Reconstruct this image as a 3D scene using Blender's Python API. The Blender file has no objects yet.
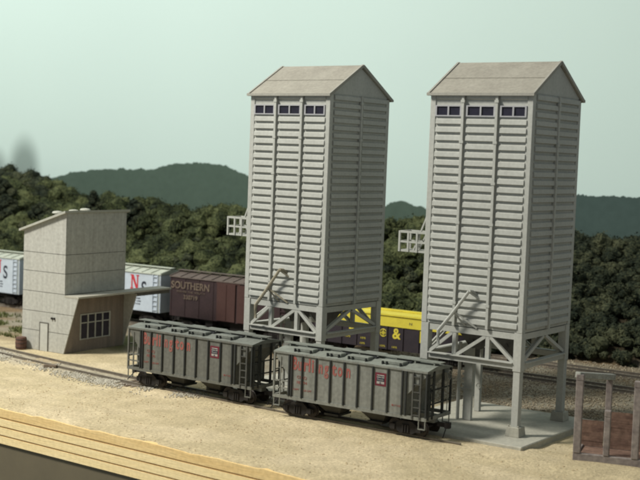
import bpy, bmesh, math, random
from mathutils import Vector, Matrix, noise
S = bpy.context.scene
C = S.collection
R = math.radians
random.seed(7)

# ------------------------------------------------------------------ camera
cam_d = bpy.data.cameras.new('camera')
cam = bpy.data.objects.new('camera', cam_d); C.objects.link(cam)
yaw, pitch, roll = R(33.356), R(3.849), R(2.152)
fw = Vector((-math.sin(yaw)*math.cos(pitch), math.cos(yaw)*math.cos(pitch), -math.sin(pitch)))
rt = Vector((math.cos(yaw), math.sin(yaw), 0)); up = rt.cross(fw)
rt2 = math.cos(roll)*rt + math.sin(roll)*up
up2 = -math.sin(roll)*rt + math.cos(roll)*up
cam.matrix_world = Matrix(((rt2.x, up2.x, -fw.x, 32.516), (rt2.y, up2.y, -fw.y, -63.944), (rt2.z, up2.z, -fw.z, 16.315), (0, 0, 0, 1)))
cam_d.sensor_width = 36; cam_d.lens = 1249.8/640*36
cam_d.clip_start = .5; cam_d.clip_end = 600
cam_d.dof.use_dof = True; cam_d.dof.focus_distance = 80; cam_d.dof.aperture_fstop = .24
S.camera = cam

# ------------------------------------------------------------------ world, lamps, exposure
w = bpy.data.worlds.new('World'); S.world = w; w.use_nodes = True
bg = w.node_tree.nodes['Background']
bg.inputs[0].default_value = (.86, .95, 1, 1); bg.inputs[1].default_value = .27

def area(name, loc, aim, sx, sy, power, col):
    d = bpy.data.lights.new(name, 'AREA'); d.shape = 'RECTANGLE'; d.size = sx; d.size_y = sy
    d.energy = power; d.color = col
    o = bpy.data.objects.new(name, d); C.objects.link(o); o.location = loc
    o.rotation_euler = (Vector(aim)-Vector(loc)).to_track_quat('-Z', 'Y').to_euler()
area('key_lamp', (-66, -58, 92), (-12, 2, 4), 20, 20, 178000, (1, .965, .885))
area('backdrop_fill', (-70, 0, 60), (-50, 60, 18), 80, 10, 17000, (.95, 1, 1))  # added unseen fill light that lifts the backdrop
S.cycles.filter_width = 2.1
S.view_settings.view_transform = 'Standard'; S.view_settings.look = 'None'
S.view_settings.exposure = .10; S.view_settings.gamma = 1

# ------------------------------------------------------------------ materials
def lin(c):
    return tuple(((x/255)/12.92 if x/255 <= .04045 else ((x/255+.055)/1.055)**2.4) for x in c)
MATS = {}
def mat(name, c1, c2=None, scale=1.5, rough=.75, stretch=(1, 1, 1), bump=0, grain=0, gscale=9, metal=0, c3=None, spec=.3):
    """paint / plastic / soil: broad mottling between c1 and c2, optional fine grain, optional bump"""
    if name in MATS: return MATS[name]
    m = bpy.data.materials.new(name); m.use_nodes = True; nt = m.node_tree; N = nt.nodes; L = nt.links
    b = N['Principled BSDF']; b.inputs['Roughness'].default_value = rough; b.inputs['Metallic'].default_value = metal
    b.inputs['Specular IOR Level'].default_value = spec
    c2 = c2 or tuple(x*.8 for x in c1)
    tc = N.new('ShaderNodeTexCoord'); mp = N.new('ShaderNodeMapping'); mp.inputs['Scale'].default_value = stretch
    L.new(tc.outputs['Object'], mp.inputs[0])
    n = N.new('ShaderNodeTexNoise'); n.inputs['Scale'].default_value = scale; n.inputs['Detail'].default_value = 6; n.inputs['Roughness'].default_value = .65
    L.new(mp.outputs[0], n.inputs[0])
    r = N.new('ShaderNodeValToRGB'); e = r.color_ramp.elements
    e[0].position = .32; e[0].color = (*c2, 1); e[1].position = .68; e[1].color = (*c1, 1)
    if c3:
        k = e.new(.5); k.color = (*c3, 1)
    L.new(n.outputs[0], r.inputs[0]); out = r.outputs[0]
    if grain:
        g = N.new('ShaderNodeTexNoise'); g.inputs['Scale'].default_value = gscale; g.inputs['Detail'].default_value = 3
        L.new(tc.outputs['Object'], g.inputs[0])
        mr = N.new('ShaderNodeMapRange'); mr.inputs[1].default_value = .3; mr.inputs[2].default_value = .7
        mr.inputs[3].default_value = 1-grain; mr.inputs[4].default_value = 1+grain; L.new(g.outputs[0], mr.inputs[0])
        mx = N.new('ShaderNodeVectorMath'); mx.operation = 'SCALE'; L.new(out, mx.inputs[0]); L.new(mr.outputs[0], mx.inputs['Scale']); out = mx.outputs[0]
    L.new(out, b.inputs['Base Color'])
    if bump:
        g2 = N.new('ShaderNodeTexNoise'); g2.inputs['Scale'].default_value = gscale; g2.inputs['Detail'].default_value = 5
        L.new(mp.outputs[0], g2.inputs[0])
        bp = N.new('ShaderNodeBump'); bp.inputs['Strength'].default_value = bump; bp.inputs['Distance'].default_value = .06
        L.new(g2.outputs[0], bp.inputs['Height']); L.new(bp.outputs[0], b.inputs['Normal'])
    MATS[name] = m; return m

M = dict(
    concrete=mat('tower_grey', (.42, .425, .385), (.35, .355, .32), .35, .8, (1, 1, .35), grain=.07, gscale=6),
    shingle=mat('roof_tan', (.30, .285, .235), (.24, .225, .185), .5, .9, grain=.10, gscale=5, bump=.2),
    trim=mat('tower_trim', (.33, .32, .275), (.26, .25, .21), 1.2, .8, grain=.08),
    spout=mat('weathered_spout', (.36, .33, .24), (.24, .21, .15), 2, .7, grain=.1),
    pane=mat('dark_pane', (.028, .026, .042), (.018, .018, .026), 2, .25),
    winframe=mat('pale_frame', (.38, .38, .385), (.31, .31, .32), 2, .6),
    pad=mat('pad_concrete', (.43, .415, .34), (.33, .32, .265), .7, .85, grain=.1, gscale=5, bump=.3),
    board=mat('board_siding', (.43, .43, .385), (.355, .35, .31), 2.2, .85, (1.6, 1.6, .10), grain=.12, gscale=4),
    boardcore=mat('board_gap', (.12, .115, .095), (.09, .085, .07), 2),
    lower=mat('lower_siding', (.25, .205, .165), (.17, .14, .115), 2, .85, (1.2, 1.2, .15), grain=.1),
    deckwood=mat('canopy_board', (.42, .405, .34), (.31, .295, .24), 1.4, .85, (.3, .3, 1), grain=.1),
    door=mat('door_paint', (.47, .47, .42), (.40, .40, .36), 2, .8),
    hopper1=mat('hopper_grey', (.150, .152, .13), (.10, .100, .085), 1.3, .7, (1.6, 1, .22), grain=.14, gscale=5),
    hopper2=mat('hopper_bluegrey', (.225, .23, .20), (.15, .152, .13), 1.3, .7, (1.6, 1, .22), grain=.14, gscale=5),
    ladder=mat('ladder_grey', (.085, .085, .072), (.055, .055, .048), 3),
    rib1=mat('rib_grey', (.035, .038, .034), (.022, .024, .022), 2),
    roof1=mat('hopper_roof', (.175, .185, .16), (.12, .128, .11), 1.1, .75, grain=.12),
    roof2=mat('hopper_roof_blue', (.22, .235, .20), (.15, .16, .135), 1.1, .75, grain=.12),
    hatchdark=mat('hatch_gap_shadow', (.03, .033, .033), (.02, .022, .022), 2),
    black=mat('underframe_black', (.014, .013, .013), (.026, .022, .019), 3, .7),
    steel=mat('wheel_steel', (.05, .042, .036), (.03, .025, .022), 3, .5, metal=.4),
    red=mat('red_lettering', (.34, .075, .06), (.22, .11, .09), 5, .7),
    emblem=mat('emblem_red', (.16, .02, .032), (.11, .02, .03), 3),
    white=mat('white_lettering', (.40, .38, .34), (.30, .28, .26), 3),
    silver=mat('boxcar_silver', (.50, .56, .62), (.42, .47, .52), .7, .5, grain=.04),
    silverroof=mat('boxcar_silver_roof', (.42, .44, .37), (.32, .34, .28), 1, .7),
    brown=mat('boxcar_brown', (.040, .023, .024), (.028, .017, .018), .8, .75, grain=.12),
    browndoor=mat('boxcar_door_brown', (.062, .030, .025), (.055, .025, .021), .9, .75, grain=.1),
    brownroof=mat('boxcar_brown_roof', (.12, .095, .08), (.08, .062, .052), .8, .85, grain=.15),
    cream=mat('cream_lettering', (.18, .14, .10), (.08, .055, .045), 2.5, .8),
    ink=mat('black_lettering', (.03, .035, .05), None, 2),
    nred=mat('boxcar_red_letter', (.50, .035, .045), (.42, .04, .05), 3),
    yellow=mat('gondola_yellow', (.66, .57, .06), (.54, .45, .05), .9, .6, grain=.06),
    gblack=mat('gondola_black', (.020, .016, .022), (.032, .024, .028), 1.2, .7, grain=.1),
    rail=mat('rail_steel', (.23, .205, .165), (.15, .125, .10), 2, .55, metal=.3),
    tie=mat('tie_wood', (.19, .145, .105), (.12, .09, .065), 2, .9, grain=.2),
    rock=mat('ballast_stone', (.55, .52, .43), (.30, .27, .21), 5, .95, grain=.25),
    ply=mat('plywood_edge', (.92, .74, .40), (.86, .66, .32), .5, .65, (.25, 1, 4), grain=.08, gscale=4, bump=.3),
    plytop=mat('plywood_edge_top', (.84, .62, .29), (.74, .50, .20), .5, .7, (.3, 1, 3), grain=.1, gscale=4, bump=.3),
    glue=mat('plywood_glue', (.42, .27, .11), (.34, .20, .08), 1),
    fascia=mat('fascia_panel', (.15, .125, .075), (.125, .105, .065), .3, .8),
    rusty=mat('rust_boards', (.22, .14, .10), (.12, .07, .052), 1.3, .85, (.4, 1, 3), grain=.25, gscale=5),
    purple=mat('weathered_timber', (.27, .235, .21), (.16, .135, .125), 1.4, .85, grain=.2, gscale=5),
    timbertop=mat('timber_top_grey', (.30, .31, .27), (.22, .22, .19), 1.4, .85, grain=.2),
    barrelm=mat('barrel_rust', (.14, .075, .055), (.08, .045, .035), 3, .8),
    vent=mat('vent_grey', (.40, .40, .34), (.32, .32, .27), 2, .7),
    bark=mat('bark', (.07, .05, .035), (.04, .03, .022), 3, .95),
)

def foliage_mat(name, a, b, c, sc=.35):
    m = bpy.data.materials.new(name); m.use_nodes = True; nt = m.node_tree; N = nt.nodes; L = nt.links
    bs = N['Principled BSDF']; bs.inputs['Roughness'].default_value = .95; bs.inputs['Specular IOR Level'].default_value = .1
    tc = N.new('ShaderNodeTexCoord')
    n1 = N.new('ShaderNodeTexNoise'); n1.inputs['Scale'].default_value = sc; n1.inputs['Detail'].default_value = 2
    n2 = N.new('ShaderNodeTexNoise'); n2.inputs['Scale'].default_value = 5; n2.inputs['Detail'].default_value = 4
    for n in (n1, n2): L.new(tc.outputs['Object'], n.inputs[0])
    ad = N.new('ShaderNodeMath'); ad.operation = 'MULTIPLY_ADD'; ad.inputs[1].default_value = .55
    L.new(n2.outputs[0], ad.inputs[0])
    ml = N.new('ShaderNodeMath'); ml.operation = 'MULTIPLY'; ml.inputs[1].default_value = .5; L.new(n1.outputs[0], ml.inputs[0]); L.new(ml.outputs[0], ad.inputs[2])
    r = N.new('ShaderNodeValToRGB'); e = r.color_ramp.elements
    e[0].position = .40; e[0].color = (*a, 1); e[1].position = .62; e[1].color = (*c, 1); k = e.new(.52); k.color = (*b, 1)
    L.new(ad.outputs[0], r.inputs[0]); L.new(r.outputs[0], bs.inputs['Base Color'])
    return m
FOL = foliage_mat('foliage', (.010, .013, .008), (.036, .044, .019), (.094, .104, .046))
FOLD = foliage_mat('foliage_dark', (.010, .014, .010), (.027, .033, .020), (.070, .074, .040))

# ------------------------------------------------------------------ mesh helpers
class MB:
    def __init__(s): s.v = []; s.f = []; s.mi = []; s.cur = 0
    def add(s, vs, fs):
        o = len(s.v); s.v += [tuple(v) for v in vs]
        s.f += [tuple(i+o for i in f) for f in fs]; s.mi += [s.cur]*len(fs); return s
    def box(s, x0, x1, y0, y1, z0, z1):
        return s.add([(x, y, z) for z in (z0, z1) for y in (y0, y1) for x in (x0, x1)],
                     [(0, 2, 3, 1), (4, 5, 7, 6), (0, 1, 5, 4), (2, 6, 7, 3), (0, 4, 6, 2), (1, 3, 7, 5)])
    def prism(s, poly, axis, a, b):
        """poly: 2-D outline; axis 'y': poly is (x,z) between y=a and b; 'x': poly is (y,z); 'z': (x,y)"""
        def P(p, t): return {'y': (p[0], t, p[1]), 'x': (t, p[0], p[1]), 'z': (p[0], p[1], t)}[axis]
        n = len(poly)
        return s.add([P(p, a) for p in poly]+[P(p, b) for p in poly],
                     [tuple(range(n)), tuple(range(2*n-1, n-1, -1))]+[(i, i+n, (i+1) % n+n, (i+1) % n) for i in range(n)])
    def beam(s, p, q, wd, ht, upv=(0, 0, 1)):
        p, q = Vector(p), Vector(q); d = (q-p).normalized(); u = Vector(upv)
        if abs(d.dot(u)) > .98: u = Vector((0, 1, 0))
        sx = d.cross(u).normalized(); u = sx.cross(d)
        vs = [e+sx*a*wd/2+u*b*ht/2 for e in (p, q) for a, b in ((-1, -1), (1, -1), (1, 1), (-1, 1))]
        return s.add(vs, [(3, 2, 1, 0), (4, 5, 6, 7), (0, 1, 5, 4), (1, 2, 6, 5), (2, 3, 7, 6), (3, 0, 4, 7)])
    def tube(s, pts, r, n=8, cap=True):
        pts = [Vector(p) for p in pts]; rs = r if isinstance(r, (list, tuple)) else [r]*len(pts); vs = []
        for i, p in enumerate(pts):
            d = (pts[min(i+1, len(pts)-1)]-pts[max(i-1, 0)]).normalized()
            a = Vector((0, 0, 1)) if abs(d.z) < .95 else Vector((0, 1, 0))
            sx = d.cross(a).normalized(); u = sx.cross(d)
            vs += [p+(sx*math.cos(2*math.pi*k/n)+u*math.sin(2*math.pi*k/n))*rs[i] for k in range(n)]
        fs = [(i*n+k, i*n+(k+1) % n, (i+1)*n+(k+1) % n, (i+1)*n+k) for i in range(len(pts)-1) for k in range(n)]
        if cap: fs += [tuple(range(n-1, -1, -1)), tuple(range((len(pts)-1)*n, len(pts)*n))]
        return s.add(vs, fs)
    def ring(s, c, axis, r, t, n=14):
        c = Vector(c); ax = Vector(axis).normalized(); a = ax.orthogonal().normalized(); b = ax.cross(a)
        pts = [c+(a*math.cos(2*math.pi*k/n)+b*math.sin(2*math.pi*k/n))*r for k in range(n+1)]
        return s.tube(pts, t, 5, False)
    def build(s, name, m, parent=None, bevel=0, smooth=False):
        me = bpy.data.meshes.new(name); me.from_pydata(s.v, [], s.f)
        for x in (m if isinstance(m, (list, tuple)) else [m]): me.materials.append(x)
        if any(s.mi): me.polygons.foreach_set('material_index', s.mi)
        bm = bmesh.new(); bm.from_mesh(me); bmesh.ops.recalc_face_normals(bm, faces=bm.faces); bm.to_mesh(me); bm.free()
        if smooth: me.polygons.foreach_set('use_smooth', [True]*len(me.polygons))
        me.update(); o = bpy.data.objects.new(name, me); C.objects.link(o); o.parent = parent
        if bevel:
            bv = o.modifiers.new('bevel', 'BEVEL'); bv.width = bevel; bv.segments = 1; bv.limit_method = 'ANGLE'
        return o
def tag(o, label=None, cat=None, group=None, kind=None):
    for k, v in (('label', label), ('category', cat), ('group', group), ('kind', kind)):
        if v: o[k] = v
    return o
def empty(name, loc, rz=0, **k):
    o = bpy.data.objects.new(name, None); C.objects.link(o); o.location = loc; o.rotation_euler = (0, 0, rz); o.empty_display_size = .5
    return tag(o, **k)
def copy_tree(o, parent=None):
    c = o.copy(); C.objects.link(c); c.parent = parent
    for ch in list(o.children): copy_tree(ch, c)
    return c
def text(name, body, x, z, h, m, parent, y=-1.5, wide=1.0, align='CENTER', bold=.0, depth=.012, rot=None):
    cu = bpy.data.curves.new('t', 'FONT'); cu.body = body; cu.align_x = align; cu.size = h/.70; cu.extrude = depth/2; cu.offset = bold
    to = bpy.data.objects.new('t', cu); C.objects.link(to); bpy.context.view_layer.update()
    me = bpy.data.meshes.new_from_object(to.evaluated_get(bpy.context.evaluated_depsgraph_get()))
    bpy.data.objects.remove(to)
    me.transform(Matrix.Diagonal((wide, 1, 1, 1))); me.transform(rot or Matrix.Rotation(R(90), 4, 'X'))
    me.transform(Matrix.Translation((x, y, z))); me.materials.clear(); me.materials.append(m)
    o = bpy.data.objects.new(name, me); C.objects.link(o); o.parent = parent; return o
def interp(tb, x):
    if x <= tb[0][0]: return tb[0][1]
    for (a, b), (c, d) in zip(tb, tb[1:]):
        if x <= c: return b+(d-b)*(x-a)/(c-a)
    return tb[-1][1]
def nz(x, y, z=0.): return noise.noise(Vector((x, y, z)))
def smooth(a, b, x):
    t = min(1, max(0, (x-a)/(b-a))); return t*t*(3-2*t)

# ------------------------------------------------------------------ setting: backdrop
ARC = [(60, 55), (40, 60), (15, 62), (-20, 62), (-50, 60), (-72, 54), (-90, 44), (-104, 30), (-112, 12), (-116, -10)]
def resample(pts, n):
    d = [0]
    for a, b in zip(pts, pts[1:]): d.append(d[-1]+math.dist(a, b))
    out = []
    for i in range(n+1):
        t = d[-1]*i/n; k = max(j for j in range(len(d)-1) if d[j] <= t+1e-9)
        f = (t-d[k])/(d[k+1]-d[k]); out.append((pts[k][0]+(pts[k+1][0]-pts[k][0])*f, pts[k][1]+(pts[k+1][1]-pts[k][1])*f))
    for _ in range(40): out = [out[0]]+[((a[0]+2*b[0]+c[0])/4, (a[1]+2*b[1]+c[1])/4) for a, b, c in zip(out, out[1:], out[2:])]+[out[-1]]
    return out
arc = resample(ARC, 160)
def backdrop_sheet(name, top, off, m, z0=-2, rng=None, thick=.3):
    mb = MB(); P = []
    for i, (x, y) in enumerate(arc):
        a = arc[max(i-1, 0)]; b = arc[min(i+1, len(arc)-1)]
        t = Vector((b[0]-a[0], b[1]-a[1], 0)).normalized(); nrm = Vector((-t.y, t.x, 0))     # points to the scene
        if nrm.dot(Vector((-x, -30-y, 0))) < 0: nrm = -nrm
        P.append((Vector((x, y, 0))+nrm*off, nrm))
    if rng: P = P[rng[0]:rng[1]]
    vs = []
    for i, (p, n) in enumerate(P):
        zt = top(i, p)
        vs += [p+Vector((0, 0, z0)), p+Vector((0, 0, zt)), p-n*thick+Vector((0, 0, zt)), p-n*thick+Vector((0, 0, z0))]
    k = len(P)
    mb.add(vs, [(4*i+j, 4*i+(j+1) % 4, 4*i+4+(j+1) % 4, 4*i+4+j) for i in range(k-1) for j in range(4)])
    return mb.build(name, m)
skym = mat('painted_sky', (.535, .655, .61), (.525, .64, .60), .03, .95, spec=.05)
# soft grey patch mixed into the backdrop colour at its left end
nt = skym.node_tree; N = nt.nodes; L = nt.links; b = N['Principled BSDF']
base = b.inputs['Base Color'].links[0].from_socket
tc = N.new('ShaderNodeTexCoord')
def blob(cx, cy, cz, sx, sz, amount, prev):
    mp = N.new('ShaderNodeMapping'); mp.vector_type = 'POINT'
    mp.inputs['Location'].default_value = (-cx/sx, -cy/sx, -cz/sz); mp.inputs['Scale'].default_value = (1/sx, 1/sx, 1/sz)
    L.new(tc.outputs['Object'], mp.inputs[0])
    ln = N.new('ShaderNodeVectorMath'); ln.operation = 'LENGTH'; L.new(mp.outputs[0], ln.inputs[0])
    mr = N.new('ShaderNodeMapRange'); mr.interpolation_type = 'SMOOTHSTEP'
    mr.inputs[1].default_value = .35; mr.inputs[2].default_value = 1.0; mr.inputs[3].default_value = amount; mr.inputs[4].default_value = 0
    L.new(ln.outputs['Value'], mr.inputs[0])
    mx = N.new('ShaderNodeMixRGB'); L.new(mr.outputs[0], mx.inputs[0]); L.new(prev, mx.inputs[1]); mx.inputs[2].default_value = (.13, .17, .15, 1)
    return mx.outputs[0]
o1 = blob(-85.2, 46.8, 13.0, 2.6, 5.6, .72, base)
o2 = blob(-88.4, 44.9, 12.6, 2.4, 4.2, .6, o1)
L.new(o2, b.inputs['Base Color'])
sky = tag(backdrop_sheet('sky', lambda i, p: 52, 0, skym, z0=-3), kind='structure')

# hills painted on board, cut out in front of the sky
HZ = [(-116, 13.2), (-92, 13.0), (-87.9, 12.8), (-86.1, 12.3), (-83.4, 11.9), (-81, 12.7), (-77, 13.7), (-74, 13.8), (-70.5, 13.9), (-67.6, 14.8), (-63.9, 15.0), (-61, 14.8), (-58.8, 13.9), (-51.8, 12.2), (-40.5, 10.9), (-38.5, 11.7), (-36.5, 11.1), (-35, 10.9), (-26, 12.6), (-17.7, 13.2), (-15.9, 13.3), (-11, 13.35), (10, 13.5), (60, 14)]
arc_f = [(a[0]+(b[0]-a[0])*k/8, a[1]+(b[1]-a[1])*k/8) for a, b in zip(arc, arc[1:]) for k in range(8)]
def hills(name, x0, x1, off, m, dz):
    mb = MB(); P = [(x, y) for x, y in arc_f if x0 <= x <= x1]
    P.sort(); vs = []
    for x, y in P:
        zt = interp(HZ, x)-.1+dz+.34*abs(nz(x*.9, 3.3))+.22*abs(nz(x*2.3, 9.1))+.12*nz(x*6, 1)-.1
        for yy, z in ((y-off, -2), (y-off, zt), (y-off+.12, zt), (y-off+.12, -2)): vs.append((x, yy, z))
    k = len(P); mb.add(vs, [(4*i+j, 4*i+(j+1) % 4, 4*i+4+(j+1) % 4, 4*i+4+j) for i in range(k-1) for j in range(4)])
    return tag(mb.build(name, m), kind='structure')
hm = mat('painted_hill', (.078, .112, .088), (.070, .102, .080), .15, .95, grain=.05, gscale=1.5, spec=.05)
hm2 = mat('painted_hill_blue', (.064, .094, .085), (.057, .086, .077), .15, .95, grain=.05, gscale=1.5, spec=.05)
hills('hills', -112, -26, .35, hm, 0)
hills('hills', -25.9, 55, .35, hm2, 0)

# ------------------------------------------------------------------ setting: ground, one sheet with a real edge
def yfront(x): return -10.4-.0592*(x+26)
TRK = [(-120, 17), (-80, 10), (-60, 6.4), (-41, 3.3), (-33, 2.05), (-24.5, 1.0), (-18, .68), (-13.8, .42), (-10, .1), (0, 0), (60, 0)]
def hill_base(x): return interp([(-100, 26.5), (-25, 27.3), (-14, 30), (-7, 35.3), (60, 35)], x)
def track_y(x): return interp(TRK, x)
SKY = [(-94, 14.2), (-86, 13.8), (-82.6, 13.1), (-78.4, 12.0), (-75, 11.0), (-70, 10.3), (-66, 10.5), (-58, 9.6), (-52, 10.0), (-46, 9.3), (-40, 8.6), (-32, 9.8), (-24, 10.2), (-14, 9.6), (-6, 9.6), (4, 8.6), (40, 8)]
def hill_z(x, y):
    t = (y-hill_base(x))/17.
    return 0 if t <= 0 else interp(SKY, x)*min(1, t)**.85*.86
def gz(x, y):
    d = abs(y-track_y(x)); z = .03*nz(x*.6, y*.6)+.015*nz(x*2.2, y*2.2)
    if d < 3 and x > -26: z += .20*(1-smooth(1.0, 2.6, d))*smooth(-26, -22, x)
    elif d < 3: z += .12*(1-smooth(.9, 2.2, d))
    if y < yfront(x)+1.2: z += -.10*(1-smooth(0, 1.2, y-yfront(x)))+.10*nz(x*.8, 5)*(1-smooth(0, .8, y-yfront(x)))
    for c in (23.5, 30.0):
        z += .10*(1-smooth(1.3, 2.6, abs(y-c)))
    if x > -41 and x < -20: pass
    return z+hill_z(x, y)
def ground():
    xs = [-118+i*.42 for i in range(395)]; n = 190; vs = []; cols = []
    sand = Vector((.50, .415, .255)); sandp = Vector((.57, .475, .305)); grav = Vector((.27, .24, .18)); gravw = Vector((.36, .33, .26)); grass = Vector((.13, .135, .055)); brown = Vector((.20, .145, .085)); soil = Vector((.05, .04, .025))
    for x in xs:
        y0 = yfront(x)
        for j in range(n):
            t = j/(n-1); y = y0+(62-y0)*(t**1.25); vs.append((x, y, gz(x, y)-(.5 if j == 0 else 0)))
            c = sand.lerp(sandp, smooth(-.3, .4, nz(x*.16, y*.3)+.4*nz(x*.7, y*.7, 4)))
            edge = smooth(8.2, 11.5, y+1.6*nz(x*.25, y*.25, 2)) if x > -30 else smooth(9.5, 13, y+1.5*nz(x*.3, y*.3, 2))
            g = grav.lerp(brown, smooth(-.15, .35, nz(x*.22, y*.3, 7)))
            if x < -34: g = g.lerp(grass, smooth(-.15, .15, nz(x*.3, y*.4, 9))*smooth(26, 20, -x) if False else smooth(-.2, .1, nz(x*.3, y*.4, 9))*smooth(20, 16, y))
            if x < -42: c = c.lerp(brown, .55*smooth(6.5, 9, y+nz(x*.5, y*.5)))
            c = c.lerp(g, edge)
            if y > hill_base(x)-.5: c = c.lerp(soil, smooth(-.5, 1., y-hill_base(x)))
            d = abs(y-track_y(x))
            if x < -26: c = c.lerp(gravw, .7*(1-smooth(1.2, 1.9, d+.5*nz(x*.7, y*.7))))
            cols.append((c.x, c.y, c.z, 1))
    m = len(xs); fs = [(i*n+j, (i+1)*n+j, (i+1)*n+j+1, i*n+j+1) for i in range(m-1) for j in range(n-1)]
    me = bpy.data.meshes.new('ground'); me.from_pydata(vs, [], fs)
    at = me.color_attributes.new('soil', 'FLOAT_COLOR', 'POINT'); at.data.foreach_set('color', [v for c in cols for v in c])
    me.polygons.foreach_set('use_smooth', [True]*len(fs))
    mt = bpy.data.materials.new('soil'); mt.use_nodes = True; nt = mt.node_tree; N = nt.nodes; L = nt.links; b = N['Principled BSDF']
    b.inputs['Roughness'].default_value = .95; b.inputs['Specular IOR Level'].default_value = .1
    a = N.new('ShaderNodeVertexColor'); a.layer_name = 'soil'; tc = N.new('ShaderNodeTexCoord')
    g1 = N.new('ShaderNodeTexNoise'); g1.inputs['Scale'].default_value = 5.5; g1.inputs['Detail'].default_value = 4; g1.inputs['Roughness'].default_value = .8
    g2 = N.new('ShaderNodeTexNoise'); g2.inputs['Scale'].default_value = .8; g2.inputs['Detail'].default_value = 4
    mp = N.new('ShaderNodeMapping'); mp.inputs['Scale'].default_value = (1, 1, 1)
    for g in (g1, g2): L.new(tc.outputs['Object'], g.inputs[0])
    def mr(s, lo, hi):
        r = N.new('ShaderNodeMapRange'); r.inputs[1].default_value = .3; r.inputs[2].default_value = .7; r.inputs[3].default_value = lo; r.inputs[4].default_value = hi; L.new(s, r.inputs[0]); return r.outputs[0]
    mu = N.new('ShaderNodeMath'); mu.operation = 'MULTIPLY'; L.new(mr(g1.outputs[0], .62, 1.32), mu.inputs[0]); L.new(mr(g2.outputs[0], .88, 1.1), mu.inputs[1])
    sc = N.new('ShaderNodeVectorMath'); sc.operation = 'SCALE'; L.new(a.outputs[0], sc.inputs[0]); L.new(mu.outputs[0], sc.inputs['Scale']); L.new(sc.outputs[0], b.inputs['Base Color'])
    bp = N.new('ShaderNodeBump'); bp.inputs['Strength'].default_value = .7; bp.inputs['Distance'].default_value = .12; L.new(g1.outputs[0], bp.inputs['Height']); L.new(bp.outputs[0], b.inputs['Normal'])
    me.materials.append(mt); o = bpy.data.objects.new('ground', me); C.objects.link(o); tag(o, kind='structure')
ground()

# the bare plywood edge of the table, three plies, and the panel below
pe = tag(bpy.data.objects.new('table_edge', None), kind='structure'); C.objects.link(pe)
ang = math.atan(-.0592); pe.location = (-26, -10.4, 0); pe.rotation_euler = (0, 0, ang)
def ply(z0, z1, y, m, name='ply', wob=0):
    mb = MB(); n = 260; vs = []
    for i in range(n+1):
        x = -90+i*(170/n); dz = wob*(nz(x*.35, 2)+.6*nz(x*1.3, 8)); 
        vs += [(x, y-.004*nz(x*2, z0), z0), (x, y, z1+dz), (x, y+2.5, z1+dz), (x, y+2.5, z0)]
    mb.add(vs, [(4*i+j, 4*i+(j+1) % 4, 4*i+4+(j+1) % 4, 4*i+4+j) for i in range(n) for j in range(4)])
    mb.build(name, m, pe)
ply(-.66, -.14, -.02, M['plytop'], wob=.10)
for k in range(3):
    ply(-.76-.55*k, -.66-.55*k, .01, M['glue'], 'glue_line')
    ply(-1.21-.55*k, -.76-.55*k, -.03+.006*k, M['ply'])
MB().box(-90, 80, .12, .5, -26, -2.312).build('fascia', M['fascia'], pe)

# ------------------------------------------------------------------ tracks
def track(yf, x0, x1, zr, ties=True, buried=False, name='railway_track'):
    root = tag(bpy.data.objects.new(name, None), kind='structure'); C.objects.link(root)
    n = max(2, int((x1-x0)/1.2)); P = [(x0+(x1-x0)*i/n) for i in range(n+1)]
    for s in (-.72, .72):
        mb = MB(); vs = []
        for x in P:
            y = yf(x)+s
            for dy, z in ((-.055, zr), (.055, zr), (.055, zr-.05), (.025, zr-.07), (.025, zr-.2), (.11, zr-.24), (-.11, zr-.24), (-.025, zr-.2), (-.025, zr-.07), (-.055, zr-.05)): vs.append((x, y+dy, z))
        mb.add(vs, [(10*i+j, 10*i+(j+1) % 10, 10*i+10+(j+1) % 10, 10*i+10+j) for i in range(n) for j in range(10)])
        mb.build('rail', M['rail'], root)
    if ties:
        mb = MB(); x = x0+.3
        while x < x1:
            y = yf(x); t = (yf(x+.5)-yf(x-.5)); a = random.uniform(-.02, .02)
            mb.beam((x+t*1.25+a, y-1.25, zr-.30), (x-t*1.25-a, y+1.25, zr-.30), .24, .16); x += .55
        tag(mb.build('ties', M['tie'], root), kind='stuff')
track(track_y, -95, 1.0, .32)
track(lambda x: 23.5, -95, 30, .34)
track(lambda x: 30., -13, 32, .34)

def stones(spots, name, m, r0, r1):
    mb = MB(); T = [(1, 0, -.3), (-.5, .87, -.3), (-.5, -.87, -.3), (0, 0, 1)]; vs = []; fs = []
    for (x, y, z) in spots:
        r = random.uniform(r0, r1); q = Matrix.Rotation(random.uniform(0, 6.3), 3, (random.random()-.5, random.random()-.5, random.random()+.1)); o = len(vs)
        for a in ((1, 0, 0), (0, 1, 0), (-1, 0, 0), (0, -1, 0), (0, 0, .8), (0, 0, -.8)):
            p = q@Vector([c*r*random.uniform(.7, 1.2) for c in a]); vs.append((x+p.x, y+p.y, z+p.z))
        fs += [(o+i, o+(i+1) % 4, o+4) for i in range(4)]+[(o+(i+1) % 4, o+i, o+5) for i in range(4)]
    mb.add(vs, fs); return tag(mb.build(name, m), kind='stuff')
sp = []
for _ in range(15000):
    x = random.uniform(-60, -18) if random.random() < .8 else random.uniform(-34, -20)
    d = random.gauss(-.9, .65); y = track_y(x)+d
    dens = smooth(-.1, .3, nz(x*.35, y*.3, 3)+.15)*(1 if x < -24 else .6)
    if -37.5 < x < -34.2: dens *= .12
    if random.random() < dens: sp.append((x, y, gz(x, y)+.03))
stones(sp, 'ballast', M['rock'], .035, .10)
sp = []
for _ in range(30000):
    x = random.uniform(-20, 14); y = random.uniform(10.5, 35)
    if random.random() < .6+.6*nz(x*.3, y*.3, 5): sp.append((x, y, gz(x, y)+.02))
rk2 = mat('brown_gravel_stone', (.46, .40, .28), (.12, .09, .06), 7, .95, grain=.25)
stones(sp, 'gravel', rk2, .05, .12)
sp = []
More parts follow.
